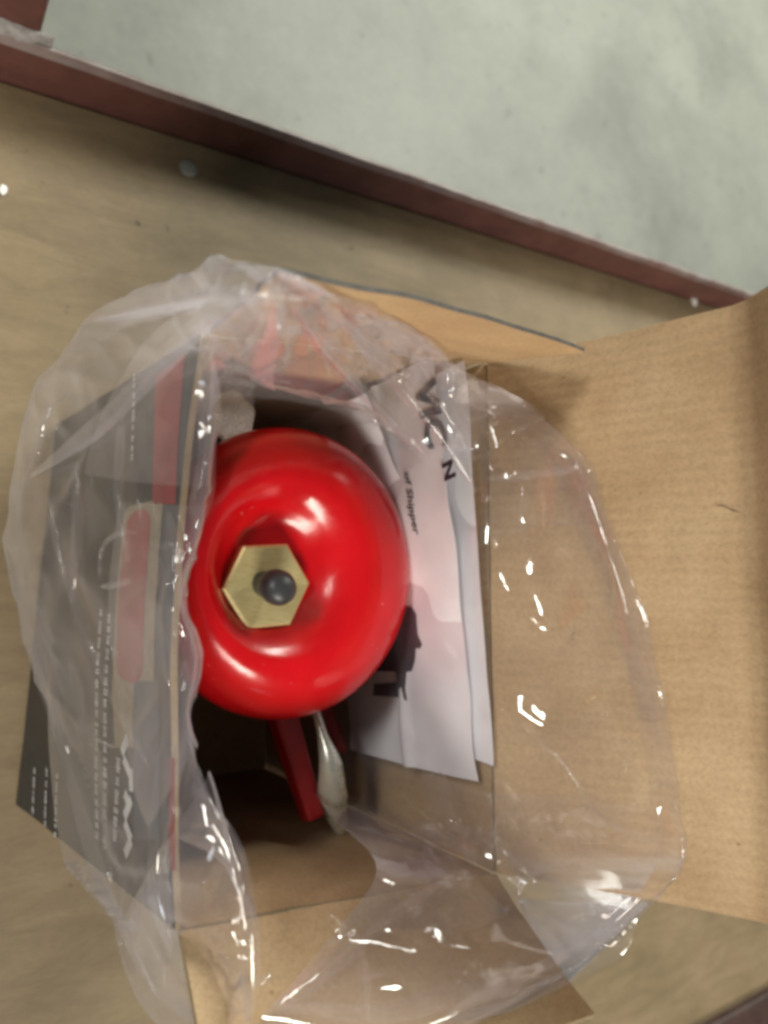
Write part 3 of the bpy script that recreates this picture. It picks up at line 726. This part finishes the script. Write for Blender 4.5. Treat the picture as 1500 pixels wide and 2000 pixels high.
# pleats: places where the film is folded over on itself, as flattened tubes lying on the sheet
flat = FB[:, int(KR * 1.6):].reshape(-1, 3)
cc = (flat - CAM) @ RC
fpx = np.stack([750 + F_PX * cc[:, 0] / -cc[:, 2], 1000 - F_PX * cc[:, 1] / -cc[:, 2]], 1); fdep = -cc[:, 2]
def on_film(x, y, lift):
    d2 = (fpx[:, 0] - x) ** 2 + (fpx[:, 1] - y) ** 2
    near = np.argsort(d2)[:40]; near = near[d2[near] < max(1600, d2[near[0]] * 1.5)]
    dep = fdep[near].min(); v = ray(x, y) / F_PX
    return CAM + v * (dep - lift)
def pleat(pts, w, seed, lift=.0012, thick=.42, arch=False):
    c = catmull(np.array([on_film(x, y, lift) for x, y in pts]), 12)
    for _ in range(6): c[1:-1] = (c[:-2] + 2 * c[1:-1] + c[2:]) / 4
    n = len(c); tg = np.gradient(c, axis=0); V, f = [], []; K = 14
    for i in range(n):
        t_ = tg[i] / np.linalg.norm(tg[i]); vd = CAM - c[i]; vd /= np.linalg.norm(vd)
        s_ = np.cross(t_, vd); s_ /= np.linalg.norm(s_); up = np.cross(s_, t_)
        q = i / (n - 1); ww = w * (.12 + .88 * min(1, 5 * q, 5 * (1 - q)) ** .7) * (1 + .35 * nz(q * 4, seed, 1)); roll = .7 * nz(q * 2.5, seed, 5)
        hgt = ww * thick * (1 + .5 * nz(q * 6, seed, 9)); sk = .3 * nz(q * 3, seed, 13)
        sec = ((-.5, -.25), (-.22 + sk * .5, .28), (sk, 1.0), (sk + .10, .62), (.24 + sk * .5, .22), (.5, -.25))
        if arch: sec = [(-.5 * math.cos(math.pi * b_ / 10), .5 * math.sin(math.pi * b_ / 10) / thick) for b_ in range(11)]
        for x_, y_ in sec:
            V.append(c[i] + s_ * x_ * ww + up * y_ * hgt)
    K = len(sec)
    for i in range(n - 1):
        for k in range(K - 1): f.append((i * K + k, i * K + k + 1, (i + 1) * K + k + 1, (i + 1) * K + k))
    mesh('pleat', V, f, FILM, bag, True)
for q, (pts, w) in enumerate((
    ([(60, 930), (190, 835), (320, 705), (430, 605), (560, 565)], .010),
    ([(180, 625), (300, 600), (430, 577), (600, 585)], .007),
    ([(570, 590), (640, 690), (740, 800), (845, 900)], .007),
    ([(650, 600), (745, 715), (860, 845), (930, 960)], .008),
    ([(402, 670), (408, 800), (398, 950), (366, 1070)], .010),
    ([(95, 980), (130, 1130), (190, 1290), (290, 1500)], .005),
    ([(40, 1110), (75, 1260), (140, 1480), (215, 1720), (310, 1950)], .014),
    ([(365, 1290), (335, 1480), (305, 1690), (335, 1860)], .011),
    ([(440, 1600), (484, 1780), (488, 2000)], .009),
    ([(950, 935), (1040, 928), (1130, 912)], .006),
    ([(1120, 880), (1180, 1050), (1235, 1250), (1280, 1450)], .012),
    ([(900, 1700), (760, 1800), (600, 1920), (520, 1985)], .008),
    ([(870, 1990), (1040, 1920), (1180, 1850), (1240, 1790)], .016),
    ([(820, 1620), (900, 1628), (975, 1640)], .010),
    ([(835, 1640), (850, 1690), (900, 1740)], .009),
    ([(940, 1640), (990, 1680), (1050, 1720)], .012),
    ([(860, 1500), (880, 1600), (930, 1690)], .008),
    ([(690, 640), (760, 700), (860, 790), (930, 900)], .006),
    ([(470, 700), (520, 650), (600, 640), (690, 700)], .006),
    ([(150, 900), (150, 1050), (140, 1180)], .006),
    ([(240, 800), (230, 950), (250, 1100)], .005),
    ([(330, 1000), (340, 1100), (320, 1220), (330, 1340)], .008),
    ([(640, 1780), (700, 1860), (720, 1990)], .006),
    ([(1000, 1400), (1090, 1480), (1180, 1600), (1300, 1650)], .004))):
    pleat(pts, w, q * 3.1)
for q, (pts, w) in enumerate((                # tight rolled creases that catch the lamps
    ([(185, 622), (300, 602), (430, 577), (600, 583)], .0030),
    ([(470, 520), (520, 545), (570, 575)], .0022),
    ([(952, 936), (1040, 925), (1120, 914), (1128, 885), (1092, 868)], .0032),
    ([(195, 1130), (200, 1070), (230, 1042), (268, 1040)], .0024),
    ([(196, 1146), (225, 1143), (258, 1132)], .0026),
    ([(100, 790), (82, 840), (74, 890)], .0045),
    ([(396, 712), (412, 700), (424, 672)], .0018),
    ([(975, 862), (1002, 842), (1066, 814)], .0030),
    ([(1022, 950), (1016, 1010), (1026, 1072)], .0030),
    ([(975, 1655), (1000, 1675), (1030, 1700)], .0040),
    ([(500, 1922), (518, 1912), (532, 1905)], .0036),
    ([(640, 606), (690, 655), (720, 690), (790, 740)], .0018),
    ([(690, 640), (640, 606)], .0020),
    ([(322, 1060), (345, 1068), (352, 1085)], .0018),
    ([(360, 1180), (374, 1230), (376, 1275)], .0016),
    ([(182, 1440), (205, 1452), (225, 1460)], .0016))):
    pleat(pts, w, 50 + q * 2.3, .0010, .42, True)
tag(bag, 'crumpled clear plastic bag lining the box and spilling over its flaps', 'plastic bag')
